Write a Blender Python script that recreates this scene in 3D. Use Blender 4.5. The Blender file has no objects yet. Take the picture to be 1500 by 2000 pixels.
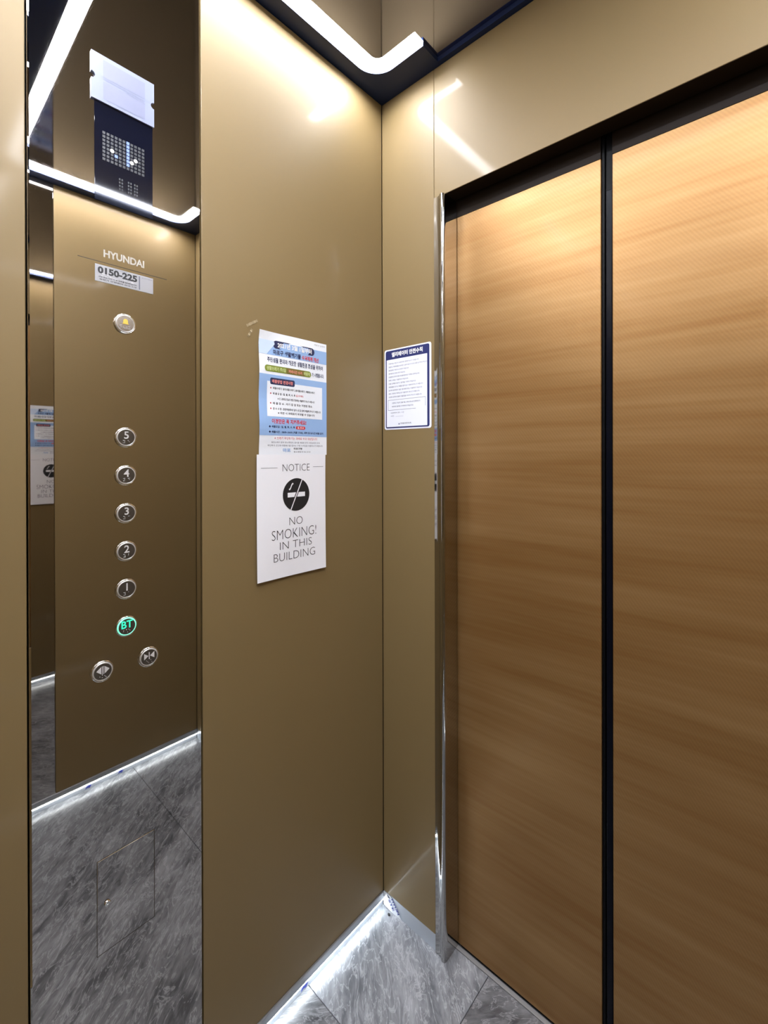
import bpy, bmesh, math, random
from mathutils import Vector, Matrix

random.seed(7)
SC = bpy.context.scene
COL = SC.collection

# ------------------------------------------------------------------ camera
YAW, PITCH, ROLL = math.radians(42.1757), math.radians(-0.12), math.radians(-0.134)
FPX, V0 = 890.58, 887.16
CAM = Vector((0.957, -1.05, 1.4098))
_f = Vector((-math.sin(YAW) * math.cos(PITCH), math.cos(YAW) * math.cos(PITCH), math.sin(PITCH)))
_r0 = Vector((math.cos(YAW), math.sin(YAW), 0))
_u0 = _r0.cross(_f)
_r = _r0 * math.cos(ROLL) + _u0 * math.sin(ROLL)
_u = -_r0 * math.sin(ROLL) + _u0 * math.cos(ROLL)
cd = bpy.data.cameras.new('camera')
cd.sensor_fit = 'VERTICAL'
cd.sensor_height = 24.0
cd.lens = FPX / 2000 * 24.0
cd.shift_y = -(1000 - V0) / 2000
cd.clip_start = 0.01
co = bpy.data.objects.new('camera', cd)
COL.objects.link(co)
m = Matrix((_r, _u, -_f)).transposed().to_4x4()
m.translation = CAM
co.matrix_world = m
SC.camera = co

# ------------------------------------------------------------------ world, exposure, lamp strengths
w = bpy.data.worlds.new('world')
w.use_nodes = True
w.node_tree.nodes['Background'].inputs[0].default_value = (0.0, 0.0, 0.0, 1)
w.node_tree.nodes['Background'].inputs[1].default_value = 0.0
SC.world = w
SC.view_settings.view_transform = 'Standard'
SC.view_settings.look = 'None'
SC.view_settings.exposure = 0.0
SC.view_settings.gamma = 1.0
SC.view_settings.use_curve_mapping = False
CEILING_LAMP = 88.0
SKIRTING_LAMP = 31.0

# ------------------------------------------------------------------ dimensions (metres)
H, W, D = 2.4924, 1.2526, 1.42
MY0, MY1 = -0.887, -0.5823        # mirror strip on the side walls
SK = 0.0470                       # bottom edge of the wall panels
HEAD = 2.1274                     # underside of the transom
DY = 0.0578                       # door plane
JX = 0.2001                       # left jamb


# ------------------------------------------------------------------ materials
def mat(name, base, rough=0.5, metal=0.0, coat=0.0, coat_rough=0.1, emit=None, estr=0.0, spec=0.5, ior=None):
    mt = bpy.data.materials.new(name)
    mt.use_nodes = True
    b = mt.node_tree.nodes['Principled BSDF']
    b.inputs['Base Color'].default_value = (*base, 1)
    b.inputs['Roughness'].default_value = rough
    b.inputs['Metallic'].default_value = metal
    b.inputs['Coat Weight'].default_value = coat
    b.inputs['Coat Roughness'].default_value = coat_rough
    b.inputs['Specular IOR Level'].default_value = spec
    if emit:
        b.inputs['Emission Color'].default_value = (*emit, 1)
        b.inputs['Emission Strength'].default_value = estr
    return mt


def nodes_of(mt):
    nt = mt.node_tree
    return nt, nt.nodes['Principled BSDF'], nt.nodes.new, nt.links.new


def gold_material():
    mt = mat('champagne_gold_steel', (0.212, 0.147, 0.063), 0.50, 0.06, 0.13, 0.09, spec=0.35)
    nt, b, new, link = nodes_of(mt)
    tc = new('ShaderNodeTexCoord')
    n = new('ShaderNodeTexNoise')
    n.inputs['Scale'].default_value = 900
    n.inputs['Detail'].default_value = 1
    link(tc.outputs['Object'], n.inputs['Vector'])
    bp = new('ShaderNodeBump')
    bp.inputs['Strength'].default_value = 0.05
    bp.inputs['Distance'].default_value = 0.0004
    link(n.outputs['Fac'], bp.inputs['Height'])
    link(bp.outputs['Normal'], b.inputs['Normal'])
    return mt


def door_material():
    mt = mat('etched_rose_gold_steel', (0.5, 0.31, 0.14), 0.38, 0.58, 0.03, 0.10)
    nt, b, new, link = nodes_of(mt)
    tc = new('ShaderNodeTexCoord')

    def streak(sx, sz, detail):
        mp = new('ShaderNodeMapping')
        mp.inputs['Scale'].default_value = (sx, 1, sz)
        n = new('ShaderNodeTexNoise')
        n.inputs['Scale'].default_value = 1
        n.inputs['Detail'].default_value = detail
        link(tc.outputs['Object'], mp.inputs['Vector'])
        link(mp.outputs['Vector'], n.inputs['Vector'])
        return n
    a, c = streak(1.3, 14, 3), streak(3.0, 70, 2)
    mx = new('ShaderNodeMath')
    mx.operation = 'MULTIPLY_ADD'
    mx.inputs[1].default_value = 0.45
    link(c.outputs['Fac'], mx.inputs[0])
    link(a.outputs['Fac'], mx.inputs[2])
    rp = new('ShaderNodeValToRGB')
    rp.color_ramp.elements[0].position = 0.5
    rp.color_ramp.elements[0].color = (0.27, 0.134, 0.038, 1)
    rp.color_ramp.elements[1].position = 0.95
    rp.color_ramp.elements[1].color = (0.375, 0.218, 0.085, 1)
    link(mx.outputs[0], rp.inputs['Fac'])
    # fine etched diamond relief
    hs = []
    for ang in (-0.94, 0.94):
        mp = new('ShaderNodeMapping')
        mp.inputs['Rotation'].default_value = (0, ang, 0)
        wv = new('ShaderNodeTexWave')
        wv.wave_type = 'BANDS'
        wv.bands_direction = 'Z'
        wv.inputs['Scale'].default_value = 52
        link(tc.outputs['Object'], mp.inputs['Vector'])
        link(mp.outputs['Vector'], wv.inputs['Vector'])
        hs.append(wv)
    ad = new('ShaderNodeMath')
    ad.operation = 'MULTIPLY_ADD'
    ad.inputs[1].default_value = 0.5
    link(hs[1].outputs['Fac'], ad.inputs[0])
    link(hs[0].outputs['Fac'], ad.inputs[2])
    bp = new('ShaderNodeBump')
    etch = new('ShaderNodeMix')
    etch.data_type = 'RGBA'
    etch.blend_type = 'MULTIPLY'
    etch.inputs['Factor'].default_value = 0.10
    link(rp.outputs['Color'], etch.inputs['A'])
    link(hs[0].outputs['Color'], etch.inputs['B'])
    link(etch.outputs['Result'], b.inputs['Base Color'])
    bp.inputs['Strength'].default_value = 0.05
    bp.inputs['Distance'].default_value = 0.0006
    link(ad.outputs[0], bp.inputs['Height'])
    link(bp.outputs['Normal'], b.inputs['Normal'])
    return mt


def marble_material(name, ang, dark, light, seed):
    mt = mat(name, (0.2, 0.2, 0.2), 0.3, 0, 0, 0, spec=0.5)
    nt, b, new, link = nodes_of(mt)
    tc = new('ShaderNodeTexCoord')
    mp = new('ShaderNodeMapping')
    mp.inputs['Rotation'].default_value = (0, 0, ang)
    mp.inputs['Location'].default_value = (seed, seed * 0.7, 0)
    link(tc.outputs['Object'], mp.inputs['Vector'])

    def noise(sc, scale, detail, dist, rough=0.6):
        m2 = new('ShaderNodeMapping')
        m2.inputs['Scale'].default_value = sc
        link(mp.outputs['Vector'], m2.inputs['Vector'])
        n = new('ShaderNodeTexNoise')
        n.inputs['Scale'].default_value = scale
        n.inputs['Detail'].default_value = detail
        n.inputs['Distortion'].default_value = dist
        n.inputs['Roughness'].default_value = rough
        link(m2.outputs['Vector'], n.inputs['Vector'])
        return n
    big = noise((3.2, 1, 1), 3.2, 5, 0.6)
    fine = noise((3.6, 1, 1), 16.0, 7, 0.9, 0.65)
    vein = noise((3.4, 1, 1), 9.0, 4, 1.6)
    mix = new('ShaderNodeMath')
    mix.operation = 'MULTIPLY_ADD'
    mix.inputs[1].default_value = 0.9
    link(fine.outputs['Fac'], mix.inputs[0])
    link(big.outputs['Fac'], mix.inputs[2])
    rp = new('ShaderNodeValToRGB')
    e = rp.color_ramp.elements
    e[0].position, e[0].color = 0.72, (*dark, 1)
    e[1].position, e[1].color = 1.0, (*[(d + l) / 2 for d, l in zip(dark, light)], 1)
    mr = new('ShaderNodeMapRange')
    mr.inputs[1].default_value = 0.7
    mr.inputs[2].default_value = 1.25
    link(mix.outputs[0], mr.inputs[0])
    e[0].position = 0.1
    e[1].position = 0.85
    link(mr.outputs[0], rp.inputs['Fac'])
    # thin pale veins: where the vein noise crosses one half
    sb = new('ShaderNodeMath')
    sb.operation = 'SUBTRACT'
    sb.inputs[1].default_value = 0.5
    ab = new('ShaderNodeMath')
    ab.operation = 'ABSOLUTE'
    link(vein.outputs['Fac'], sb.inputs[0])
    link(sb.outputs[0], ab.inputs[0])
    vr = new('ShaderNodeMapRange')
    vr.inputs[1].default_value = 0.0
    vr.inputs[2].default_value = 0.03
    vr.inputs[3].default_value = 0.55
    vr.inputs[4].default_value = 0.0
    link(ab.outputs[0], vr.inputs[0])
    mm = new('ShaderNodeMix')
    mm.data_type = 'RGBA'
    link(vr.outputs[0], mm.inputs['Factor'])
    link(rp.outputs['Color'], mm.inputs['A'])
    mm.inputs['B'].default_value = (*light, 1)
    link(mm.outputs['Result'], b.inputs['Base Color'])
    return mt


def steel_material():
    mt = mat('polished_stainless', (0.47, 0.46, 0.445), 0.045, 1.0)
    nt, b, new, link = nodes_of(mt)
    tc = new('ShaderNodeTexCoord')
    n = new('ShaderNodeTexNoise')
    n.inputs['Scale'].default_value = 14
    n.inputs['Detail'].default_value = 4
    link(tc.outputs['Object'], n.inputs['Vector'])
    r = new('ShaderNodeMapRange')
    r.inputs[3].default_value = 0.03
    r.inputs[4].default_value = 0.075
    link(n.outputs['Fac'], r.inputs[0])
    link(r.outputs[0], b.inputs['Roughness'])
    return mt


M = {
    'gold': gold_material(),
    'door': door_material(),
    'mirror': mat('bronze_mirror_steel', (0.60, 0.575, 0.55), 0.015, 1.0),
    'ceil_mirror': mat('dark_mirror_ceiling', (0.33, 0.35, 0.48), 0.06, 1.0),
    'navy': mat('navy_gloss_ceiling', (0.016, 0.027, 0.075), 0.3, 0.0, 0.0, spec=0.2),
    'steel': steel_material(),
    'bright_edge': mat('bright_bevel_steel', (0.8, 0.79, 0.77), 0.12, 1.0),
    'satin': mat('satin_steel', (0.55, 0.57, 0.6), 0.34, 0.9),
    'skirt': mat('grey_skirting_steel', (0.56, 0.6, 0.66), 0.36, 0.55),
    'trim_grey': mat('grey_aluminium_trim', (0.42, 0.43, 0.45), 0.4, 0.8),
    'black': mat('black_rubber', (0.002, 0.002, 0.0025), 0.45, spec=0.12),
    'sensor': mat('black_sensor_plastic', (0.0025, 0.003, 0.006), 0.25, spec=0.1),
    'shell': mat('dark_steel_shell', (0.02, 0.018, 0.015), 0.6),
    'grout': mat('tile_grout', (0.12, 0.12, 0.125), 0.8),
    'sill': mat('door_sill_aluminium', (0.33, 0.33, 0.33), 0.5, 0.4),
    'bronze': mat('dark_bronze_steel', (0.016, 0.010, 0.006), 0.45, 0.0, spec=0.1),
    'lamp': mat('white_lamp_diffuser', (0.9, 0.9, 0.9), 0.5, emit=(0.93, 0.96, 1.03), estr=CEILING_LAMP),
    'led': mat('white_led_bar', (0.9, 0.9, 0.9), 0.5, emit=(0.9, 0.97, 1.0), estr=SKIRTING_LAMP),
    'paper': mat('white_paper', (0.86, 0.86, 0.9), 0.55),
    'poster_white': mat('poster_paper', (0.82, 0.85, 0.9), 0.4),
    'blue': mat('sky_blue_print', (0.29, 0.45, 0.73), 0.4),
    'pale_blue': mat('pale_blue_print', (0.58, 0.70, 0.90), 0.4),
    'navy_ink': mat('navy_ink', (0.018, 0.026, 0.085), 0.45),
    'sign_navy': mat('sign_navy_print', (0.022, 0.03, 0.13), 0.35),
    'ink': mat('black_ink', (0.012, 0.012, 0.014), 0.5),
    'grey_ink': mat('grey_ink', (0.12, 0.12, 0.16), 0.5),
    'red': mat('red_ink', (0.62, 0.05, 0.06), 0.45),
    'pink': mat('salmon_ink', (0.85, 0.28, 0.24), 0.45),
    'green': mat('olive_green_print', (0.20, 0.25, 0.035), 0.45),
    'olive': mat('brown_olive_print', (0.17, 0.13, 0.025), 0.45),
    'lime_ink': mat('pale_lime_ink', (0.6, 0.66, 0.3), 0.45),
    'white_ink': mat('white_ink', (0.82, 0.82, 0.82), 0.45),
    'sticker_white': mat('white_sticker_vinyl', (0.8, 0.82, 0.93), 0.35),
    'logo': mat('pale_logo_print', (0.43, 0.40, 0.35), 0.4),
    'engrave': mat('dark_engraving', (0.03, 0.018, 0.008), 0.5),
    'plate': mat('silver_plate', (0.34, 0.34, 0.36), 0.4, 0.4),
    'bump': mat('bright_braille_dots', (0.9, 0.9, 0.9), 0.2, 0.7),
    'glass_navy': mat('navy_display_glass', (0.003, 0.0045, 0.013), 0.04, 0.0, spec=0.6),
    'dot_off': mat('unlit_led_cell', (0.02, 0.02, 0.023), 0.4),
    'dot_white': mat('lit_white_led', (0.9, 0.9, 0.9), 0.4, emit=(1, 1, 0.93), estr=2.6),
    'dot_blue': mat('lit_blue_led', (0.05, 0.08, 0.3), 0.4, emit=(0.33, 0.47, 1.0), estr=0.85),
    'acrylic': mat('frosted_acrylic', (0.26, 0.285, 0.39), 0.22, 0.0, 0.3, 0.05),
    'slip': mat('grey_paper_slip', (0.165, 0.175, 0.27), 0.45),
    'button_face': mat('smoked_button_face', (0.13, 0.115, 0.10), 0.3, 0.75),
    'bell_face': mat('silver_button_face', (0.5, 0.47, 0.45), 0.25, 0.85),
    'ring_light': mat('pale_button_ring', (0.62, 0.59, 0.56), 0.3, 0.6),
    'numeral': mat('pale_button_numeral', (0.62, 0.60, 0.59), 0.35, 0.1),
    'yellow': mat('yellow_bell_inlay', (0.75, 0.5, 0.08), 0.4),
    'green_lit': mat('lit_green_symbol', (0.05, 0.6, 0.35), 0.4, emit=(0.02, 0.85, 0.45), estr=1.0),
    'mint_lit': mat('lit_mint_ring', (0.2, 0.7, 0.5), 0.4, emit=(0.22, 0.92, 0.62), estr=0.75),
    'film': mat('white_protective_film', (0.78, 0.81, 0.86), 0.3),
    'film_blue': mat('blue_film_print', (0.035, 0.05, 0.33), 0.4),
    'tape': mat('clear_tape_residue', (0.34, 0.27, 0.16), 0.25),
    'crumb': mat('dark_crumb', (0.02, 0.02, 0.022), 0.7),
    'marble_a': marble_material('grey_marble_leaning_left', math.radians(-47), (0.13, 0.138, 0.155), (0.6, 0.62, 0.66), 1.7),
    'marble_b': marble_material('grey_marble_leaning_right', math.radians(41), (0.058, 0.061, 0.068), (0.42, 0.43, 0.455), 4.2),
}


# ------------------------------------------------------------------ mesh helpers
def link_obj(name, me, mt, parent=None):
    o = bpy.data.objects.new(name, me)
    COL.objects.link(o)
    if mt is not None and not me.materials:
        me.materials.append(mt)
    if parent is not None:
        o.parent = parent
        o.location = -ORIGIN[parent.name]
    ORIGIN[o.name] = Vector((0, 0, 0)) if parent is None else ORIGIN[parent.name] + o.location
    return o


ORIGIN = {}      # world position of each object's own origin


def obj(name, bm, mt, parent=None, smooth=False):
    """One mesh object; bm is written in world coordinates."""
    bmesh.ops.recalc_face_normals(bm, faces=bm.faces)
    me = bpy.data.meshes.new(name)
    bm.to_mesh(me)
    bm.free()
    if smooth:
        for p in me.polygons:
            p.use_smooth = True
    return link_obj(name, me, mt, parent)


def empty(name, loc):
    o = bpy.data.objects.new(name, None)
    COL.objects.link(o)
    o.location = loc
    o.empty_display_size = 0.05
    ORIGIN[o.name] = Vector(loc)
    return o


def tag(o, label=None, cat=None, group=None, kind=None):
    if label:
        o['label'] = label
    if cat:
        o['category'] = cat
    if group:
        o['group'] = group
    if kind:
        o['kind'] = kind
    return o


def box(x0, x1, y0, y1, z0, z1, bev=0.0, seg=1, bm=None):
    own = bm is None
    bm = bm or bmesh.new()
    vs = [bm.verts.new((x, y, z)) for x in (x0, x1) for y in (y0, y1) for z in (z0, z1)]
    q = [(0, 1, 3, 2), (4, 6, 7, 5), (0, 4, 5, 1), (2, 3, 7, 6), (0, 2, 6, 4), (1, 5, 7, 3)]
    for f in q:
        bm.faces.new([vs[i] for i in f])
    if bev and own:
        bmesh.ops.bevel(bm, geom=list(bm.edges), offset=bev, segments=seg, affect='EDGES', profile=0.5)
    return bm


def prism(pts, ax, a, b, bm=None):
    """Extrude a 2-D outline along axis ax from a to b. 2-D coords are the two other axes in order."""
    bm = bm or bmesh.new()

    def mk(p, h):
        c = [p[0], p[1]]
        c.insert(ax, h)
        return bm.verts.new(c)
    lo, hi = [mk(p, a) for p in pts], [mk(p, b) for p in pts]
    n = len(pts)
    bm.faces.new(lo)
    bm.faces.new(hi)
    for i in range(n):
        bm.faces.new([lo[i], lo[(i + 1) % n], hi[(i + 1) % n], hi[i]])
    return bm


# Print and raised detail is laid out in a wall frame: s to the right, t up, n out of the wall.
def left_frame(s, t, n):
    return Vector((n, s, t))


def front_frame(s, t, n):
    return Vector((s, -n, t))


_TXT = {}
_KEEP = []
TEXT_SCENE = bpy.data.scenes.new('lettering_workspace')     # a bare scene keeps the outline conversion quick


def text2d(body, offset=0.0):
    key = (body, offset)
    if key in _TXT:
        return _TXT[key]
    cu = bpy.data.curves.new('lettering', 'FONT')
    cu.body = body
    cu.size = 1
    cu.offset = offset
    cu.resolution_u = 3
    o = bpy.data.objects.new('lettering', cu)
    TEXT_SCENE.collection.objects.link(o)
    vl = TEXT_SCENE.view_layers[0]
    vl.update()
    me = bpy.data.meshes.new_from_object(o.evaluated_get(vl.depsgraph))
    vs = [(v.co.x, v.co.y) for v in me.vertices]
    fs = [tuple(p.vertices) for p in me.polygons]
    TEXT_SCENE.collection.objects.unlink(o)
    _KEEP.append((o, cu))
    bpy.data.meshes.remove(me)
    x0, x1 = min(v[0] for v in vs), max(v[0] for v in vs)
    y0, y1 = min(v[1] for v in vs), max(v[1] for v in vs)
    vs = [((x - x0) / (x1 - x0), (y - y0) / (y1 - y0)) for x, y in vs]
    _TXT[key] = (vs, fs, (x1 - x0) / (y1 - y0))
    return _TXT[key]


def text(name, body, frame, s0, t0, wdt, hgt, n, mt, parent, offset=0.0, depth=0.0, rot=0.0, warp=None):
    """Lettering whose box starts at (s0, t0) and is wdt x hgt."""
    vs, fs, asp = text2d(body, offset)
    if wdt is None:
        wdt = hgt * asp
    bm = bmesh.new()
    ca, sa = math.cos(rot), math.sin(rot)

    def P(v, h):
        a, b = v[0] * wdt, v[1] * hgt
        s, t = s0 + a * ca - b * sa, t0 + a * sa + b * ca
        if warp:
            h += warp(s, t)
        return frame(s, t, h)
    top = [bm.verts.new(P(v, n)) for v in vs]
    for f in fs:
        try:
            bm.faces.new([top[i] for i in f])
        except ValueError:
            pass
    if depth:
        ret = bmesh.ops.extrude_face_region(bm, geom=list(bm.faces))
        dv = frame(0, 0, 0) - frame(0, 0, depth)
        bmesh.ops.translate(bm, verts=[g for g in ret['geom'] if isinstance(g, bmesh.types.BMVert)], vec=dv)
    me = bpy.data.meshes.new(name)
    bm.to_mesh(me)
    bm.free()
    o = link_obj(name, me, mt, parent)
    return o


def patch(name, frame, s0, s1, t0, t1, n, mt, parent, rad=0.0, warp=None, nx=1, ny=1, thick=0.0):
    """A flat printed area (rounded corners or subdivided so that it follows a curled sheet)."""
    bm = bmesh.new()
    if rad:
        pts = []
        for cx, cy, a0 in ((s1 - rad, t1 - rad, 0), (s0 + rad, t1 - rad, 90), (s0 + rad, t0 + rad, 180), (s1 - rad, t0 + rad, 270)):
            for k in range(6):
                a = math.radians(a0 + k * 18)
                pts.append((cx + rad * math.cos(a), cy + rad * math.sin(a)))
        bm.faces.new([bm.verts.new(frame(s, t, n + (warp(s, t) if warp else 0))) for s, t in pts])
    else:
        g = [[bm.verts.new(frame(s0 + (s1 - s0) * i / nx, t0 + (t1 - t0) * j / ny,
                                 n + (warp(s0 + (s1 - s0) * i / nx, t0 + (t1 - t0) * j / ny) if warp else 0)))
              for i in range(nx + 1)] for j in range(ny + 1)]
        for j in range(ny):
            for i in range(nx):
                bm.faces.new((g[j][i], g[j][i + 1], g[j + 1][i + 1], g[j + 1][i]))
    if thick:
        ret = bmesh.ops.extrude_face_region(bm, geom=list(bm.faces))
        dv = frame(0, 0, 0) - frame(0, 0, thick)
        bmesh.ops.translate(bm, verts=[x for x in ret['geom'] if isinstance(x, bmesh.types.BMVert)], vec=dv)
        bmesh.ops.recalc_face_normals(bm, faces=bm.faces)
    me = bpy.data.meshes.new(name)
    bm.to_mesh(me)
    bm.free()
    return link_obj(name, me, mt, parent)


def poly(name, frame, pts, n, mt, parent, thick=0.0, warp=None):
    bm = bmesh.new()
    bm.faces.new([bm.verts.new(frame(s, t, n + (warp(s, t) if warp else 0))) for s, t in pts])
    if thick:
        ret = bmesh.ops.extrude_face_region(bm, geom=list(bm.faces))
        dv = frame(0, 0, 0) - frame(0, 0, thick)
        bmesh.ops.translate(bm, verts=[x for x in ret['geom'] if isinstance(x, bmesh.types.BMVert)], vec=dv)
        bmesh.ops.recalc_face_normals(bm, faces=bm.faces)
    me = bpy.data.meshes.new(name)
    bm.to_mesh(me)
    bm.free()
    return link_obj(name, me, mt, parent)


def disc_pts(s, t, r, n=40, a0=0, a1=360):
    full = abs(a1 - a0) >= 360
    k = n if full else n + 1
    return [(s + r * math.cos(math.radians(a0 + (a1 - a0) * i / n)), t + r * math.sin(math.radians(a0 + (a1 - a0) * i / n))) for i in range(k)]


def lathe(name, frame, s, t, prof, mt, parent, n=40):
    """Revolve (radius, height-off-the-wall) pairs about the wall normal."""
    bm = bmesh.new()
    rings = []
    for r, h in prof:
        if r < 1e-6:
            rings.append([bm.verts.new(frame(s, t, h))])
        else:
            rings.append([bm.verts.new(frame(s + r * math.cos(2 * math.pi * k / n), t + r * math.sin(2 * math.pi * k / n), h)) for k in range(n)])
    for a, b in zip(rings, rings[1:]):
        for k in range(n):
            k2 = (k + 1) % n
            if len(a) == 1 and len(b) == 1:
                continue
            if len(a) == 1:
                bm.faces.new((a[0], b[k], b[k2]))
            elif len(b) == 1:
                bm.faces.new((a[k], a[k2], b[0]))
            else:
                bm.faces.new((a[k], a[k2], b[k2], b[k]))
    o = obj(name, bm, mt, parent, smooth=True)
    return o


def dots(name, frame, pts, r, h, n0, mt, parent):
    bm = bmesh.new()
    for s, t in pts:
        base = [bm.verts.new(frame(s + r * math.cos(k * math.pi / 4), t + r * math.sin(k * math.pi / 4), n0)) for k in range(8)]
        mid = [bm.verts.new(frame(s + .7 * r * math.cos(k * math.pi / 4), t + .7 * r * math.sin(k * math.pi / 4), n0 + h * .75)) for k in range(8)]
        top = bm.verts.new(frame(s, t, n0 + h))
        for k in range(8):
            j = (k + 1) % 8
            bm.faces.new((base[k], base[j], mid[j], mid[k]))
            bm.faces.new((mid[k], mid[j], top))
    return obj(name, bm, mt, parent, smooth=True)


# ================================================================== STRUCTURE
# ---- floor: slab of grout carrying marble tiles
floor = tag(obj('floor', box(-0.06, W + 0.06, -D - 0.05, 0.09, -0.06, -0.004), M['grout']), kind='structure')
YJ = [-D - 0.045, -0.8925, -0.2925, 0.0455]
J = 0.0009
for j, xs, mk in ((0, (-0.055, W + 0.055), 'marble_b'), (1, (-0.055, W + 0.055), 'marble_b'), (2, (-0.055, 0.34), 'marble_a'), (2, (0.34, W + 0.055), 'marble_b')):
    obj('tile', box(xs[0] + J, xs[1] - J, YJ[j] + J, YJ[j + 1] - J, -0.012, 0.0, 0.0006), M[mk], floor)
sill = tag(obj('trim_4', box(JX + 0.02, W - JX - 0.02, 0.0462, 0.0575, -0.01, 0.0008, 0.0008), M['sill']), kind='structure')

# ---- ceiling: navy gloss panels and dark mirror panels, the mirror and the strip lights set a little higher than the navy rim
ceiling = tag(obj('ceiling', box(-0.06, W + 0.06, -D - 0.05, 0.09, H + 0.0150, H + 0.06), M['shell']), kind='structure')
SX0, SX1, SYF0, SYF1 = 0.0455, 0.0865, -0.0788, -0.1150        # light channel edges
SYR0, SYR1 = -0.7450, -0.7040
HK = 0.2205                                                     # end of the front hook
TAB = -0.0125
YR = (SYR0 + SYR1) / 2
YB = -0.93                                                      # cross bar of the added, unseen rear fixture
YMID = -0.8375
RECESS = 0.0117


def arc(cx, cy, r, a0, a1, n=10):
    return [(cx + r * math.cos(math.radians(a0 + (a1 - a0) * k / n)), cy + r * math.sin(math.radians(a0 + (a1 - a0) * k / n))) for k in range(n + 1)]


RO, RI = 0.068, 0.026
outer = [(HK, SYF0)] + arc(SX0 + RO, SYF0 - RO, RO, 90, 180) + arc(SX0 + RO, SYR0 + RO, RO, 180, 270)
inner = [(HK, SYF1)] + arc(SX1 + RI, SYF1 - RI, RI, 90, 180) + arc(SX1 + RI, SYR1 + RI, RI, 180, 270)


def ribbon(a, b, z0, z1):
    bm = bmesh.new()
    L = []
    for z in (z0, z1):
        L.append(([bm.verts.new((x, y, z)) for x, y in a], [bm.verts.new((x, y, z)) for x, y in b]))
    (a0, b0), (a1, b1) = L
    n = len(a)
    for k in range(n - 1):
        bm.faces.new((a0[k], a0[k + 1], b0[k + 1], b0[k]))
        bm.faces.new((a1[k], b1[k], b1[k + 1], a1[k + 1]))
        bm.faces.new((a0[k], a1[k], a1[k + 1], a0[k + 1]))
        bm.faces.new((b0[k], b0[k + 1], b1[k + 1], b1[k]))
    for k in (0, n - 1):
        bm.faces.new((a0[k], b0[k], b1[k], a1[k]))
    return bm


def grow(pts, d):
    """Push the ends of a half outline a little under the neighbouring panels."""
    return [(x + (d if k == 0 else 0), y) for k, (x, y) in enumerate(pts)]


def ceiling_bay(place, y_wall, label):
    o_, i_ = [place(p) for p in outer], [place(p) for p in inner]
    flip = lambda pts: [(W - x, y) for x, y in pts]
    tab = place((0, TAB))[1]
    cross_o, cross_i = place((0, SYR0))[1], place((0, SYR1))[1]
    half = [(W / 2, y_wall), (-0.06, y_wall), (-0.06, YMID), (W / 2, YMID), (W / 2, cross_o)] + o_[::-1] + [(HK, tab), (W / 2, tab)]
    for pts in (half, flip(half)):
        obj('navy_panel', prism(pts, 2, H, H + 0.0150), M['navy'], ceiling)
    e = 0.0006
    mir = [(HK + e, tab + (-e if y_wall > 0 else e))] + i_ + [(W - x, y) for x, y in i_[::-1]] + [(W - HK - e, tab + (-e if y_wall > 0 else e))]
    mir = [mir[0], (HK + e, i_[0][1])] + mir[2:-2] + [(W - HK - e, i_[0][1]), mir[-1]]
    obj('mirror_panel', prism(mir, 2, H + 0.0120, H + 0.0150), M['ceil_mirror'], ceiling)
    yc = (place((0, SYF0))[1] + cross_o) / 2
    lamp = tag(empty('ceiling_light', (W / 2, yc, H)), label, 'light', 'strip lights in the lift ceiling')
    fo, fi = o_ + flip(o_)[::-1], i_ + flip(i_)[::-1]
    obj('diffuser', ribbon(fo, fi, H + RECESS, H + RECESS + 0.0025), M['lamp'], lamp)


ceiling_bay(lambda p: p, 0.09, 'glowing white rounded strip light in the dark ceiling, hooked beside the door header')
ceiling_bay(lambda p: (p[0], -D - p[1] if p[1] > -0.4 else YB + YR - p[1]), -D - 0.05,
            'added unseen white strip light over the rear of the lift car')  # rear lamp is added out of view, for more light from behind

# ---- walls
def gold_panel(parent, x0, x1, y0, y1, z0=SK, z1=H - 0.0015, name='wall_panel'):
    return obj(name, box(x0, x1, y0, y1, z0, z1, 0.0012, 2), M['gold'], parent)


wall_left = tag(obj('wall_left', box(-0.06, -0.035, -D - 0.05, 0.09, -0.004, H), M['shell']), kind='structure')
gold_panel(wall_left, -0.030, 0.0, MY1 + 0.0006, -0.0016)
gold_panel(wall_left, -0.030, 0.0, -D + 0.0016, MY0 + 0.0006)
wall_right = tag(obj('wall_right', box(W + 0.035, W + 0.06, -D - 0.05, 0.09, -0.004, H), M['shell']), kind='structure')
gold_panel(wall_right, W, W + 0.030, MY1 + 0.0006, -0.0016)
gold_panel(wall_right, W, W + 0.030, -D + 0.0016, MY0 + 0.0006)
obj('mirror_panel', box(W - 0.0012, W + 0.012, MY0 + 0.0032, MY1 - 0.0014, SK, H - 0.002, 0.0012, 2), M['mirror'], wall_right)
wall_back = tag(obj('wall_back', box(-0.035, W + 0.035, -D - 0.05, -D - 0.03, -0.004, H), M['shell']), kind='structure')
gold_panel(wall_back, 0.0, W, -D - 0.03, -D, 0.004, 0.90)
obj('mirror_panel', box(0.0, W, -D - 0.03, -D, 0.901, H - 0.0015, 0.0012, 2), M['mirror'], wall_back)  # unseen mirror, added to throw more light onto the front wall
wall_front = tag(obj('wall_front', box(-0.035, JX - 0.03, 0.03, 0.055, -0.004, H), M['shell']), kind='structure')
XS = 0.1984
gold_panel(wall_front, 0.0002, XS - 0.0004, 0.0, 0.029)
gold_panel(wall_front, W - XS + 0.0004, W - 0.0002, 0.0, 0.029)
obj('wall_panel', box(XS + 0.0004, W - XS - 0.0004, 0.0, 0.048, HEAD, H - 0.0015, 0.0012, 2), M['gold'], wall_front)
obj('backing_panel', box(W - JX + 0.03, W + 0.035, 0.03, 0.055, -0.004, H), M['shell'], wall_front)
obj('backing_panel', box(JX - 0.03, W - JX + 0.03, 0.056, 0.085, HEAD + 0.09, H), M['shell'], wall_front)

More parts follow.
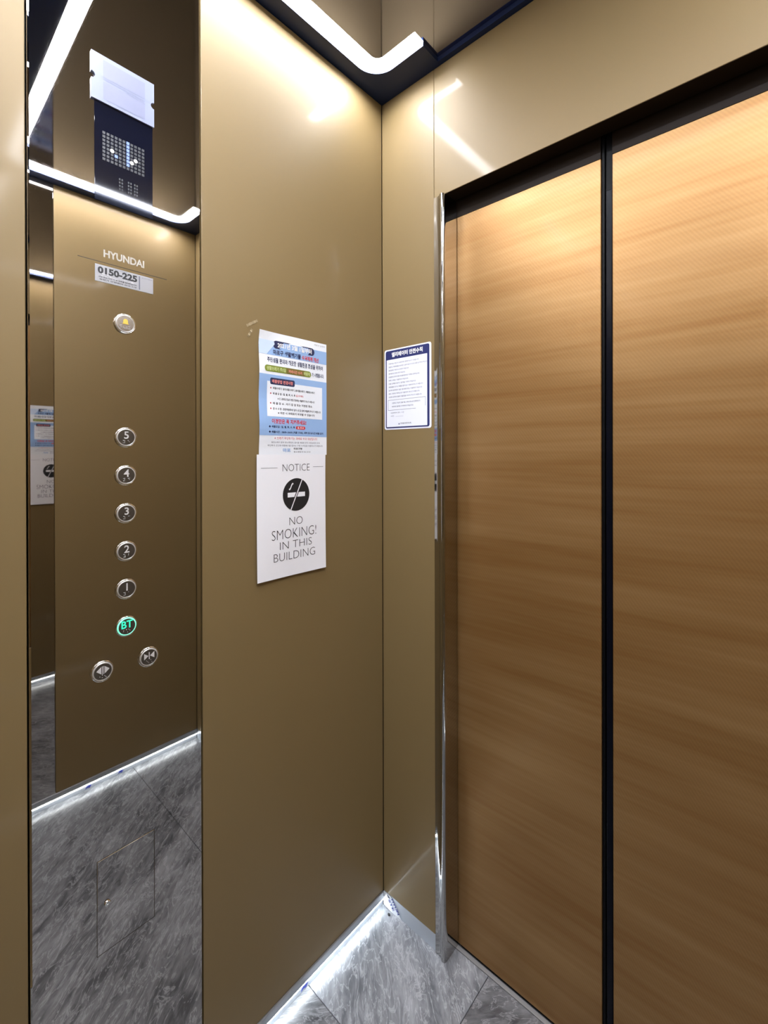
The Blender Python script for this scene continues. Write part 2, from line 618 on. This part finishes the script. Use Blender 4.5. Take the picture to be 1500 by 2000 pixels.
# ---- skirtings
base_left = tag(obj('baseboard_left', box(-0.030, -0.003, -D + 0.001, -0.0005, 0.0, 0.0215), M['skirt']), kind='structure')
base_right = tag(obj('baseboard_right', box(W + 0.003, W + 0.030, -D + 0.001, -0.0005, 0.0, 0.0215), M['skirt']), kind='structure')
base_front = tag(obj('baseboard_front', box(0.0004, JX - 0.0015, 0.0006, 0.029, 0.0, SK - 0.0006, 0.0005), M['skirt']), kind='structure')
obj('skirting_strip', box(W - JX + 0.0015, W - 0.0004, 0.0006, 0.029, 0.0, SK - 0.0006, 0.0005), M['skirt'], base_front)
for sgn, xo, side in ((1, 0.0, 'left'), (-1, W, 'right')):
    sl = tag(empty('skirting_light', (xo, -0.7, 0.0215)),
             'thin white light bar glowing under the %s' % ('left wall panels' if sgn > 0 else 'opposite wall, seen in the mirror'), 'light', 'skirting lights under the side walls')
    a, b = sorted((xo - sgn * 0.0028, xo + sgn * 0.0022))
    obj('light_bar', box(a, b, -D + 0.003, -0.0035, 0.0216, 0.0246), M['led'], sl)
    a, b = sorted((xo - sgn * 0.012, xo + sgn * 0.0034))
    obj('cover_strip', box(a, b, -D + 0.002, -0.0022, 0.0250, 0.0462, 0.0008), M['trim_grey'], sl)

# ---- jamb columns in polished stainless
prof = [(JX, 0.0015), (JX + 0.0004, -0.0030), (0.2072, -0.0028), (0.2142, -0.0027)]
prof += [(0.2185, -0.0045), (0.2225, -0.0078), (0.2262, -0.0098), (0.2300, -0.0104), (0.2335, -0.0094), (0.2360, -0.0066), (0.2370, -0.0025), (0.2371, 0.0035)]
prof += [(0.2369, 0.0555), (JX + 0.004, 0.0555), (JX + 0.0015, 0.03)]


def column(name, flip):
    pts = [(W - x, y) for x, y in prof] if flip else prof
    bm = prism(pts, 2, 0.0, HEAD - 0.0006)
    o = obj(name, bm, M['steel'])
    for p in o.data.polygons:
        p.use_smooth = abs(p.normal.z) < 0.5
    o.data.set_sharp_from_angle(angle=math.radians(40))
    return tag(o, kind='structure')


column('trim_1', False)
column('trim_2', True)

# ---- door leaves (centre opening)
obj('soffit', box(XS + 0.001, W - XS - 0.001, 0.0012, 0.0485, HEAD - 0.0004, HEAD + 0.0006), M['bronze'], wall_front)
RAIL = 2.0822
SEAM0, SEAM1 = 0.6243, 0.6488
d1 = tag(empty('door_1', (0.43, DY, 0.006)), kind='structure')
obj('door_panel', box(0.20, SEAM0, DY, DY + 0.022, 0.006, RAIL, 0.0012, 2), M['door'], d1)
obj('top_rail', box(0.20, SEAM0, DY, DY + 0.022, RAIL + 0.0003, HEAD + 0.08), M['bronze'], d1)
obj('rubber_edge', box(SEAM0 + 0.0002, SEAM0 + 0.0075, DY + 0.004, DY + 0.022, 0.008, HEAD + 0.08, 0.002, 2), M['black'], d1)
obj('bottom_gap_seal', box(0.245, SEAM0, DY + 0.002, DY + 0.018, 0.0012, 0.0058), M['black'], d1)
d2 = tag(empty('door_2', (0.84, DY, 0.006)), kind='structure')
obj('door_panel', box(SEAM1, W - 0.20, DY, DY + 0.022, 0.006, RAIL, 0.0016, 3), M['door'], d2)
obj('top_rail', box(SEAM1, W - 0.20, DY, DY + 0.022, RAIL + 0.0003, HEAD + 0.08), M['bronze'], d2)
obj('rubber_edge', box(SEAM0 + 0.009, SEAM1 - 0.0002, DY + 0.006, DY + 0.022, 0.008, HEAD + 0.08, 0.002, 2), M['black'], d2)
obj('safety_edge', box(SEAM0 + 0.0105, SEAM1 - 0.0012, DY + 0.001, DY + 0.0058, 0.008, 2.005, 0.0012, 2), M['sensor'], d2)
obj('bottom_gap_seal', box(SEAM1, W - 0.245, DY + 0.002, DY + 0.018, 0.0012, 0.0058), M['black'], d2)
tag(obj('trim_3', box(-0.035, W + 0.035, DY + 0.026, DY + 0.031, -0.004, H), M['black']), kind='structure')

# ================================================================== CONTROL PANEL (mirror strip with the buttons)
LF = left_frame
cp = tag(empty('control_panel', (0.0, (MY0 + MY1) / 2, SK)),
         'full-height mirror-polished lift control panel with round floor buttons and display', 'control panel')
FACE = 0.0012
obj('mirror_plate', box(-0.012, FACE, MY0 + 0.0032, MY1 - 0.0014, SK, H - 0.002, 0.0028, 1), M['mirror'], cp)
text('lettering', 'HYUNDAI', LF, -0.7706, 1.7762, 0.0712, 0.0140, FACE + 0.0006, M['logo'], cp, 0.028, 0.0005)
patch('engraved_line', LF, -0.8118, -0.6558, 1.7652, 1.7664, FACE + 0.0002, M['engrave'], cp)

# service hatch cut into the plate
HS0, HS1, HT0, HT1 = -0.785, -0.6838, 0.482, 0.6575
hatch = obj('service_hatch', box(FACE - 0.001, FACE + 0.0005, HS0 + 0.0008, HS1 - 0.0008, HT0 + 0.0008, HT1 - 0.0008, 0.0004), M['mirror'], cp)
for a in ((HS0 - .0005, HS0 + .0005, HT0, HT1), (HS1 - .0005, HS1 + .0005, HT0, HT1), (HS0, HS1, HT0 - .0005, HT0 + .0005), (HS0, HS1, HT1 - .0005, HT1 + .0005)):
    patch('hatch_gap', LF, *a, FACE + 0.0001, M['engrave'], hatch)
lathe('key_lock', LF, -0.7684, 0.5714, [(0.0052, FACE), (0.0052, FACE + 0.0028), (0.0042, FACE + 0.0036), (0.0016, FACE + 0.003), (0, FACE + 0.0026)], M['bright_edge'], hatch, 20)

# floor display
GS0, GS1, GT0, GT1 = -0.785, -0.6833, 1.8780, 2.0650
disp = obj('display', box(FACE - 0.002, FACE + 0.0012, GS0, GS1, GT0, GT1, 0.0003), M['glass_navy'], cp)
DN = FACE + 0.0014
nx, ny = 11, 8
px, pz = (0.0752) / nx, (0.0555) / ny
LIT = {(6, r): 'dot_blue' for r in range(7)}
LIT.update({(2, 4): 'dot_white', (3, 5): 'dot_blue', (7, 5): 'dot_white', (8, 4): 'dot_white'})
bm = bmesh.new()
for i in range(nx):
    for j in range(ny):
        s0, t1 = -0.7731 + i * px, 2.0105 - j * pz
        if (i, j) in LIT:
            k = LIT[(i, j)]
            if k == 'dot_white':
                poly('lit_cell', LF, disc_pts(s0 + px / 2, t1 - pz / 2, 0.0034, 16), DN + 0.0002, M[k], disp)
            else:
                patch('lit_cell', LF, s0 + 0.0008, s0 + px - 0.0006, t1 - pz + 0.0008, t1 - 0.0006, DN, M[k], disp)
            continue
        q = [(s0 + .001, t1 - pz + .001), (s0 + px - .001, t1 - pz + .001), (s0 + px - .001, t1 - .001), (s0 + .001, t1 - .001)]
        bm.faces.new([bm.verts.new(LF(a, b, DN)) for a, b in q])
tag(obj('unlit_cells', bm, M['dot_off'], disp), kind='stuff')
bm = bmesh.new()
for cxs in (-0.7445, -0.7290, -0.7180):
    for i in range(2):
        for j in range(4):
            s0, t1 = cxs + i * 0.0042, 1.934 - j * 0.0062
            bm.faces.new([bm.verts.new(LF(a, b, DN)) for a, b in ((s0, t1 - .004), (s0 + .0028, t1 - .004), (s0 + .0028, t1), (s0, t1))])
tag(obj('faint_cells', bm, mat('faint_display_cell', (0.008, 0.009, 0.014), 0.3), disp), kind='stuff')

# buttons
BR = 0.0192


def button(s, t, sym, face='button_face', ring='ring_light', num='numeral', braille=(), label=None):
    b = lathe('button', LF, s, t, [(BR, FACE), (BR, FACE + 0.0022), (BR - 0.0006, FACE + 0.0030), (BR - 0.0020, FACE + 0.0032), (BR - 0.0026, FACE + 0.0024)], M['bright_edge'], cp)
    if label:
        b['label'] = label
    lathe('button_ring', LF, s, t, [(BR - 0.0024, FACE + 0.0026), (BR - 0.0030, FACE + 0.0044), (BR - 0.0040, FACE + 0.0048), (BR - 0.0046, FACE + 0.0042)], M[ring], b)
    lathe('button_face', LF, s, t, [(BR - 0.0045, FACE + 0.0043), (BR - 0.010, FACE + 0.0046), (0, FACE + 0.0047)], M[face], b)
    n = FACE + 0.0053
    if isinstance(sym, str):
        hg = 0.0140
        wd = text2d(sym, 0.012)[2] * hg * (0.9 if len(sym) > 1 else 1)
        text('numeral', sym, LF, s - wd / 2, t - 0.0026, wd, hg, n, M[num], b, 0.012, 0.0005)
    else:
        for shp in sym:
            poly('symbol', LF, [(s + a, t + c) for a, c in shp], n, M[num], b, 0.0005)
    if braille:
        dots('braille', LF, [(s + a, t + c) for a, c in braille], 0.00072, 0.0007, FACE + 0.0046, M['bump'], b)
    return b


NUM = [(-0.0052, -0.0058), (-0.0030, -0.0058), (-0.0030, -0.0082), (-0.0030, -0.0106), (-0.0052, -0.0106)]
FIVE = {'1': [(0.0030, -0.0058)], '2': [(0.003, -0.0058), (0.003, -0.0082)], '3': [(0.003, -0.0058), (0.0052, -0.0058)],
        '4': [(0.003, -0.0058), (0.0052, -0.0058), (0.0052, -0.0082)], '5': [(0.003, -0.0058), (0.0052, -0.0082)]}
for i, ch in enumerate('54321'):
    button(-0.7342, 1.4412 - i * 0.07262, ch, braille=NUM + FIVE[ch])
button(-0.7342, 1.0790, 'BT', ring='mint_lit', num='green_lit', label='lit green basement button',
       braille=[(-0.006, -0.0058), (-0.006, -0.0082), (-0.001, -0.0058), (0.001, -0.0106), (0.005, -0.0082), (0.003, -0.0058)])
tri = lambda a, b, c: [a, b, c]
button(-0.7754, 1.0070, [[(-0.0030, -0.0034), (-0.0030, 0.0096), (-0.0108, 0.0031)], [(0.0030, -0.0034), (0.0108, 0.0031), (0.0030, 0.0096)],
                         [(-0.0018, -0.0040), (-0.0006, -0.0040), (-0.0006, 0.0102), (-0.0018, 0.0102)], [(0.0006, -0.0040), (0.0018, -0.0040), (0.0018, 0.0102), (0.0006, 0.0102)]],
       label='door open button', braille=[(-0.005, -0.0082), (-0.001, -0.0060), (-0.001, -0.0106), (0.003, -0.0082), (0.005, -0.0106)])
button(-0.6942, 1.0070, [[(-0.0096, -0.0030), (-0.0016, 0.0031), (-0.0096, 0.0092)], [(0.0096, -0.0030), (0.0096, 0.0092), (0.0016, 0.0031)],
                         [(-0.0007, -0.0034), (0.0007, -0.0034), (0.0007, 0.0096), (-0.0007, 0.0096)]],
       label='door close button', braille=[(-0.005, -0.0058), (-0.003, -0.0082), (-0.001, -0.0106), (0.003, -0.0058), (0.005, -0.0106)])
bell = [(-0.0052, -0.0008), (0.0052, -0.0008), (0.0052, 0.0004), (0.0040, 0.0016), (0.0040, 0.0052)] + arc(0, 0.0052, 0.0040, 0, 180, 8)[1:] + [(-0.0040, 0.0016), (-0.0052, 0.0004)]
button(-0.7350, 1.6585, [bell], face='bell_face', num='yellow', label='silver alarm button with a yellow bell',
       braille=[(-0.0095, -0.0048), (-0.0075, -0.0040), (-0.0075, -0.0072), (-0.004, -0.0072), (-0.002, -0.0088), (-0.0005, -0.0088), (0.0022, -0.006), (0.0022, -0.0088), (0.0055, -0.0048), (0.0075, -0.0048), (0.0055, -0.0088), (0.0078, -0.0088)])

# ---- number plate stuck on the mirror panel
PN = FACE + 0.0007
npl = tag(obj('number_plate', box(FACE, PN, -0.7848, -0.6826, 1.7288, 1.7602, 0.0003), M['plate']),
          'small silver sticker plate with black registration number under the engraved line', 'sign')
text('lettering', '0150-225', LF, -0.7805, 1.7440, 0.0678, 0.0128, PN + 0.0002, M['ink'], npl, 0.045)
text('small_print', '승강기 고유번호', LF, -0.7560, 1.7568, 0.026, 0.0022, PN + 0.0002, M['grey_ink'], npl)
text('small_print', '고장 또는 사고 시 위 번호를 알려주십시오', LF, -0.7795, 1.7366, 0.066, 0.0030, PN + 0.0002, M['ink'], npl, 0.02)
text('small_print', '승강기 안전관리 신고 119', LF, -0.7780, 1.7322, 0.064, 0.0028, PN + 0.0002, M['ink'], npl, 0.02)
patch('divider', LF, -0.7095, -0.7075, 1.7315, 1.7575, PN + 0.0002, M['grey_ink'], npl)
text('small_print', '승강기정보', LF, -0.7040, 1.7548, 0.019, 0.0022, PN + 0.0002, M['grey_ink'], npl)
br = []
random.seed(3)
for k in range(8):
    for a in (0, 0.0021):
        for c in (0, 0.0021, 0.0042):
            if random.random() < 0.5:
                br.append((-0.7735 + k * 0.0073 + a, 1.7392 + c))
dots('braille', LF, br, 0.0008, 0.0008, PN, M['bump'], npl)

# ---- certificate holder over the display
ch = tag(empty('certificate_holder', (FACE, -0.735, 2.0605)),
         'frosted clear certificate holder with two grey slips above the display', 'holder')
cs0, cs1, ct0, ct1 = -0.7905, -0.6812, 2.0612, 2.1470
nr, tm = 0.0062, 2.1075
outl = [(cs0, ct0), (cs1, ct0)] + [(cs1 + nr * math.cos(math.radians(a)), tm - 0.004 + nr * math.sin(math.radians(a))) for a in range(270, 89, -20)] + \
       [(cs1, ct1), (cs0, ct1)] + [(cs0 + nr * math.cos(math.radians(a)), tm - 0.004 + nr * math.sin(math.radians(a))) for a in range(90, -91, -20)]
poly('cover', LF, outl, FACE + 0.0042, M['acrylic'], ch, 0.0034)
patch('paper_slip', LF, -0.7715, -0.6985, 2.1072, 2.1392, FACE + 0.0045, M['slip'], ch)
patch('paper_slip', LF, -0.7715, -0.6985, 2.0672, 2.0995, FACE + 0.0045, M['slip'], ch)
patch('fold_line', LF, -0.7715, -0.6985, 2.1030, 2.1042, FACE + 0.0046, M['slip'], ch)
text('small_print', '검사합격증명서', LF, -0.7310, 2.0985, 0.030, 0.0052, FACE + 0.0047, M['slip'], ch)

# ================================================================== POSTERS ON THE LEFT WALL
# ---- blue municipal poster
BS0, BS1, BT0, BT1 = -0.4415, -0.2290, 1.4060, 1.7075


def bw(s, t):
    """Gentle curl of the taped sheet off the wall."""
    a = (s - BS0) / (BS1 - BS0)
    b = (t - BT0) / (BT1 - BT0)
    return 0.0035 * (1 - a) ** 2 * math.sin(max(0, min(1, b)) * math.pi * 2.2) ** 2 + 0.0040 * max(0, b - 0.9) / 0.1 * max(0, 0.25 - a) / 0.25 + 0.0012 * math.sin(a * math.pi) ** 2


bp_ = tag(empty('paper_poster', (0, -0.335, BT0)), 'pale blue printed waste collection poster taped on the gold wall', 'poster')
B0 = 0.0008
K = dict(nx=10, ny=16, warp=bw)
patch('sheet', LF, BS0, BS1, BT0, BT1, B0, M['poster_white'], bp_, **K)
N1, N2, N3 = B0 + 0.00025, B0 + 0.0005, B0 + 0.00075


def bx(u):      # fraction of sheet width / height to wall coordinates
    return BS0 + u * (BS1 - BS0)


def by(v):
    return BT1 - v * (BT1 - BT0)


def bpatch(nm, u0, u1, v0, v1, n, mk, nx=8, ny=4):
    return patch(nm, LF, bx(u0), bx(u1), by(v1), by(v0), n, M[mk], bp_, nx=nx, ny=ny, warp=bw)


def btext(body, u0, u1, v0, v1, mk, n=N3, off=0.02):
    return text('lettering', body, LF, bx(u0), by(v1), bx(u1) - bx(u0), by(v0) - by(v1), n, M[mk], bp_, off, warp=bw)


bpatch('blue_band', 0.0, 1.0, 0.070, 0.185, N1, 'blue')
bpatch('blue_band', 0.0, 1.0, 0.345, 0.840, N1, 'blue', 10, 10)
poly('pale_corner', LF, [(bx(0.0), by(0.07)), (bx(0.24), by(0.07)), (bx(0.10), by(0.185)), (bx(0.0), by(0.185))], N1 + 0.0001, M['pale_blue'], bp_, warp=bw)
patch('heading_band', LF, bx(0.19), bx(0.80), by(0.128), by(0.062), N2, M['navy_ink'], bp_, rad=0.0095, warp=bw)
btext('2021년 3월 1일부터', 0.25, 0.755, 0.072, 0.116, 'white_ink', off=0.035)
btext('마포구 생활폐기물', 0.19, 0.585, 0.136, 0.178, 'navy_ink', off=0.035)
btext('수거체계 개선', 0.60, 0.865, 0.140, 0.180, 'red', off=0.03)
btext('주민생활 편의와 깨끗한 생활환경 조성을 위하여', 0.105, 0.935, 0.204, 0.246, 'navy_ink', off=0.02)
patch('heading_band', LF, bx(0.07), bx(0.745), by(0.322), by(0.270), N2, M['green'], bp_, rad=0.0075, warp=bw)
bpatch('olive_band', 0.37, 0.64, 0.272, 0.320, N2 + 0.0001, 'olive', 4, 2)
btext('생활쓰레기 주5일', 0.095, 0.36, 0.280, 0.312, 'lime_ink')
btext('저녁시간 수거', 0.40, 0.60, 0.284, 0.312, 'pink')
btext('배출제', 0.63, 0.725, 0.280, 0.312, 'lime_ink')
btext('가 시행됩니다.', 0.755, 0.955, 0.276, 0.312, 'navy_ink')
bpatch('text_box', 0.105, 0.925, 0.400, 0.685, N2, 'poster_white', 8, 8)
patch('heading_band', LF, bx(0.145), bx(0.49), by(0.424), by(0.370), N2 + 0.0001, M['navy_ink'], bp_, rad=0.004, warp=bw)
btext('배출방법 변경사항', 0.17, 0.465, 0.382, 0.412, 'pink')
for v, s, a, b in ((0.443, '배출쓰레기: 일반생활쓰레기, 음식물쓰레기, 재활용쓰레기', 0.185, 0.80), (0.487, '배 출 요 일 : 일, 월, 화, 수, 목', 0.185, 0.50),
                   (0.527, '※ 단, 공휴일 전날과 명절 연휴에는 배출하지 마시기 바랍니다', 0.25, 0.80), (0.566, '배 출 장 소 : 자기 집 앞 또는 지정된 장소', 0.185, 0.76),
                   (0.610, '준 수 사 항 : 종량제봉투에 담아 내 집 앞에 배출해 주시기 바랍니다', 0.185, 0.90), (0.643, '※ 위반 시 과태료가 부과될 수 있습니다', 0.25, 0.80)):
    btext(s, a, b, v, v + 0.020, 'ink', off=0.018)
    if a < 0.2:
        btext('◆', 0.145, 0.165, v + 0.002, v + 0.018, 'red')
btext('(금, 토 제외)', 0.51, 0.62, 0.487, 0.507, 'red')
btext('이것만은 꼭 지켜주세요!', 0.165, 0.665, 0.702, 0.742, 'red', off=0.03)
btext('◆ 배출요일 : 일, 월, 화, 수, 목', 0.12, 0.49, 0.757, 0.778, 'navy_ink')
patch('red_band', LF, bx(0.505), bx(0.65), by(0.782), by(0.755), N2, M['red'], bp_, rad=0.0038, warp=bw)
btext('금, 토 X', 0.53, 0.625, 0.760, 0.777, 'white_ink')
btext('◆ 배출시간 : 18:00~24:00 (겨울 17:00), 새벽 및 낮시간 배출 금지', 0.12, 0.94, 0.800, 0.822, 'navy_ink')
btext('※ 쓰레기 무단투기는 과태료 부과 대상입니다', 0.20, 0.84, 0.850, 0.872, 'red', off=0.0)
btext('일반쓰레기 문의 청소행정과, 음식물 재활용 문의 자원순환과 안내', 0.16, 0.88, 0.888, 0.903, 'grey_ink', off=0.0)
btext('무단투기 신고와 대형폐기물 접수는 구청 누리집을 이용하시기 바랍니다', 0.11, 0.93, 0.914, 0.929, 'grey_ink', off=0.0)
btext('마포', 0.32, 0.43, 0.944, 0.976, 'blue', off=0.03)
btext('마포구청', 0.475, 0.60, 0.938, 0.956, 'ink')
btext('청소행정과 02-3153', 0.475, 0.73, 0.968, 0.980, 'ink', off=0.0)
btext('마포구 소식지', 0.80, 0.97, 0.018, 0.034, 'grey_ink', off=0.0)

# ---- no smoking notice
NS0, NS1, NT0, NT1 = -0.4512, -0.2386, 1.1010, 1.4075


def nw(s, t):
    a = (s - NS0) / (NS1 - NS0)
    b = (t - NT0) / (NT1 - NT0)
    return 0.0010 + 0.0022 * max(0, 0.3 - b) / 0.3 * abs(a - 0.5) * 2 + 0.0007 * math.sin(b * 4.5) ** 2 + 0.003 * max(0, b - 0.93)


ns = tag(empty('paper_notice', (0, -0.345, NT0)), 'white paper no smoking notice with black round symbol on the gold wall', 'notice')
Q0 = 0.0052
patch('sheet', LF, NS0, NS1, NT0, NT1, Q0, M['paper'], ns, nx=8, ny=12, warp=nw)
Q1, Q2 = Q0 + 0.0003, Q0 + 0.0006


def ntext(body, u0, u1, v0, v1, off=-0.018):
    sx, ty = NS1 - NS0, NT1 - NT0
    return text('lettering', body, LF, NS0 + u0 * sx, NT1 - v1 * ty, (u1 - u0) * sx, (v1 - v0) * ty, Q1, M['ink'], ns, off, warp=nw)


def nline(u0, u1, v):
    sx, ty = NS1 - NS0, NT1 - NT0
    patch('rule', LF, NS0 + u0 * sx, NS0 + u1 * sx, NT1 - v * ty - 0.0004, NT1 - v * ty + 0.0004, Q1, M['ink'], ns, nx=3, warp=nw)


ntext('NOTICE', 0.345, 0.745, 0.080, 0.138)
nline(0.055, 0.275, 0.108)
nline(0.800, 0.965, 0.108)
cs, ct, cr = NS0 + 0.545 * (NS1 - NS0), NT1 - 0.335 * (NT1 - NT0), 0.0418
poly('black_disc', LF, disc_pts(cs, ct, cr, 48), Q1, M['ink'], ns, warp=nw)
hw, hh = 0.0272, 0.0058
sl = 0.0135


def slant(t):        # slash centre line
    return cs + 0.0002 + (t - ct) * 0.47


poly('cigarette', LF, [(cs - hw, ct - hh), (slant(ct - hh) - 0.0042, ct - hh), (slant(ct + hh) - 0.0042, ct + hh), (cs - hw, ct + hh)], Q2, M['paper'], ns, warp=nw)
poly('cigarette', LF, [(slant(ct - hh) + 0.0042, ct - hh), (cs + hw, ct - hh), (cs + hw, ct + hh), (slant(ct + hh) + 0.0042, ct + hh)], Q2, M['paper'], ns, warp=nw)
dl = cr * 0.905
poly('slash', LF, [(slant(ct - dl) - 0.0015, ct - dl), (slant(ct - dl) + 0.0015, ct - dl), (slant(ct + dl) + 0.0015, ct + dl), (slant(ct + dl) - 0.0015, ct + dl)], Q2, M['paper'], ns, warp=nw)
sm = []
for k in range(13):
    q = k / 12
    sm.append((cs - 0.0232 + 0.0135 * q + 0.0, ct + 0.0140 + 0.0145 * q + 0.0026 * math.sin(q * 2 * math.pi) * -1, 0.0016))
poly('smoke', LF, [(a - 0.0008, b + r) for a, b, r in sm] + [(a + 0.0008, b - r) for a, b, r in reversed(sm)], Q2, M['paper'], ns, warp=nw)
ntext('NO', 0.440, 0.635, 0.520, 0.584)
ntext('SMOKING!', 0.195, 0.845, 0.612, 0.690)
ntext('IN THIS', 0.305, 0.775, 0.712, 0.774)
ntext('BUILDING', 0.220, 0.825, 0.800, 0.866)

# ---- residue of old tape near the blue poster
for (s, t, ln, wd, rot, lab) in ((-0.4585, 1.7190, 0.034, 0.007, 0.55, 'crumpled clear tape strip on the wall above the blue poster corner'),
                                 (-0.4640, 1.6950, 0.022, 0.006, 1.05, 'short clear tape scrap on the wall left of the blue poster corner')):
    bm = bmesh.new()
    ca, sa = math.cos(rot), math.sin(rot)
    g = []
    for i in range(7):
        for j in range(2):
            a, b = (i / 6 - 0.5) * ln, (j - 0.5) * wd * (1 - 0.3 * (i % 2))
            g.append(bm.verts.new(LF(s + a * ca - b * sa, t + a * sa + b * ca, 0.0006 + 0.0012 * (i % 3 == 1))))
    for i in range(6):
        bm.faces.new((g[2 * i], g[2 * i + 2], g[2 * i + 3], g[2 * i + 1]))
    tag(obj('tape_scrap', bm, M['tape']), lab, 'tape', 'tape scraps above the blue poster')

# ================================================================== SAFETY STICKER ON THE FRONT WALL
FF = front_frame
ss0, ss1, st0, st1 = 0.0098, 0.1880, 1.4820, 1.7272
ss = tag(empty('safety_sticker', (0.099, 0, st0)), 'white lift safety rules sticker with navy border beside the jamb column', 'sign')
patch('backing', FF, ss0, ss1, st0, st1, 0.0008, M['sticker_white'], ss, rad=0.007, thick=0.0007)
patch('navy_border', FF, ss0 + 0.0048, ss1 - 0.0062, st0 + 0.0040, st1 - 0.0040, 0.0010, M['sign_navy'], ss, rad=0.006)
patch('text_field', FF, ss0 + 0.0090, ss1 - 0.0140, st0 + 0.0082, st1 - 0.0315, 0.0012, M['sticker_white'], ss, rad=0.0015)
text('heading', '엘리베이터 안전수칙', FF, ss0 + 0.030, st1 - 0.0245, 0.118, 0.0145, 0.0014, M['white_ink'], ss, 0.035)
rows = ['어린이는 반드시 보호자와 함께 타시기 바랍니다.', '정원이나 적재하중을 초과하면 고장의 원인이 되므로 절대 삼가하여 주십시오.', '출입문에 기대거나 손대지 마십시오.',
        '엘리베이터 안에서 뛰지 마십시오.', '운행중에 갇히게 되면 비상통화장치로 구조를 요청하십시오.', '화재 시에는 이용하지 마십시오.',
        '문을 강제로 열거나 충격을 가하지 마십시오.', '애완동물은 안거나 목줄을 짧게 잡고 이용하여 주시기 바랍니다.', '검사에 합격하지 않은 엘리베이터는 이용하지 마십시오.',
        '용도 이외의 목적으로 이용하지 마시기 바랍니다.', '승강장 문턱의 틈에 이물질을 버리지 마시기 바랍니다.']
wid = [0.118, 0.150, 0.080, 0.066, 0.120, 0.078, 0.107, 0.132, 0.130, 0.120, 0.128]
for k, (r_, w_) in enumerate(zip(rows, wid)):
    text('text_line', r_, FF, ss0 + 0.0175, st1 - 0.0462 - k * 0.0102, w_, 0.0046, 0.0014, M['grey_ink'], ss, 0.012)
bx0, bx1, bz0, bz1 = ss0 + 0.0145, ss1 - 0.0200, st0 + 0.0590, st0 + 0.0905
for q in ((bx0, bx1, bz1 - .0008, bz1), (bx0, bx0 + .0008, bz0, bz1), (bx1 - .0008, bx1, bz0 + 0.006, bz1), (bx0, bx0 + 0.108, bz0, bz0 + .0008)):
    patch('box_rule', FF, *q, 0.0014, M['ink'], ss)
text('text_line', '고장이나 이상이 있을 때는 관리사무소로 연락하시기', FF, bx0 + 0.016, bz0 + 0.0190, 0.108, 0.0046, 0.0014, M['ink'], ss, 0.01)
text('text_line', '바라며 임의로 조작하지 마십시오.', FF, bx0 + 0.016, bz0 + 0.0085, 0.084, 0.0046, 0.0014, M['ink'], ss, 0.01)
text('text_line', '비상연락처 관리 : 주간', FF, ss0 + 0.026, st0 + 0.0485, 0.052, 0.0042, 0.0014, M['ink'], ss, 0.0)
text('text_line', '야간 :', FF, ss0 + 0.026, st0 + 0.0390, 0.015, 0.0042, 0.0014, M['ink'], ss, 0.0)
patch('rule', FF, ss0 + 0.045, ss0 + 0.075, st0 + 0.0392, st0 + 0.0397, 0.0014, M['grey_ink'], ss)
text('text_line', '현대엘리베이터(주)', FF, ss0 + 0.064, st0 + 0.0145, 0.042, 0.0056, 0.0014, M['ink'], ss, 0.01)
poly('emblem', FF, [(ss0 + 0.056, st0 + 0.0148), (ss0 + 0.0615, st0 + 0.0148), (ss0 + 0.05875, st0 + 0.0198)], 0.0014, M['sign_navy'], ss)

# ================================================================== PROTECTIVE FILM LEFT ON THE SKIRTINGS
pf = tag(empty('protective_film', (0.03, 0, 0.0)), 'torn white protective film with blue lettering in the skirting corner', 'film')
poly('film_sheet', FF, [(0.001, 0.0455), (0.030, 0.0455), (0.0730, 0.0008), (0.030, 0.0008), (0.001, 0.0060)], 0.0012, M['film'], pf, 0.0006)
ro = math.radians(-48)
text('lettering', 'HYUN', FF, 0.0315, 0.0385, 0.041, 0.0095, 0.0015, M['film_blue'], pf, 0.03, rot=ro)
text('lettering', 'STE', FF, 0.0195, 0.0300, 0.030, 0.0095, 0.0015, M['film_blue'], pf, 0.03, rot=ro)
poly('printed_block', FF, [(0.0130, 0.0435), (0.0210, 0.0445), (0.0300, 0.0385), (0.0195, 0.0360)], 0.0015, M['navy_ink'], pf)


def scrap(name, yc, xo, sgn, lab):
    bm = bmesh.new()
    pts = [(yc - 0.010, 0.004), (yc - 0.004, 0.016), (yc + 0.006, 0.0195), (yc + 0.013, 0.012), (yc + 0.007, 0.003), (yc - 0.002, 0.007)]
    x = xo - sgn * 0.0022
    bm.faces.new([bm.verts.new((x, a, b)) for a, b in pts])
    ret = bmesh.ops.extrude_face_region(bm, geom=list(bm.faces))
    bmesh.ops.translate(bm, verts=[g for g in ret['geom'] if isinstance(g, bmesh.types.BMVert)], vec=(-sgn * 0.0006, 0, 0))
    tag(obj(name, bm, M['film_blue']), lab, 'film', 'film scraps on the side skirtings')


scrap('film_scrap', -0.3080, 0.0, 1, 'blue printed film scrap stuck to the left skirting')
scrap('film_scrap', -0.3460, W, -1, 'larger blue film scrap on the opposite skirting, seen in the mirror')
scrap('film_scrap', -0.4700, W, -1, 'leftmost blue film scrap on the opposite skirting, seen in the mirror')
bm = bmesh.new()
bmesh.ops.create_icosphere(bm, subdivisions=1, radius=0.0042)
for v in bm.verts:
    v.co = Vector((v.co.x * 1.2, v.co.y * 0.8, v.co.z * 0.7)) * random.uniform(0.8, 1.15) + Vector((0.0335, -0.0135, 0.0028))
tag(obj('crumb', bm, M['crumb']), 'small black crumb on the floor by the skirting corner', 'debris')

for o, cu in _KEEP:
    bpy.data.objects.remove(o)
    bpy.data.curves.remove(cu)
bpy.data.scenes.remove(TEXT_SCENE)
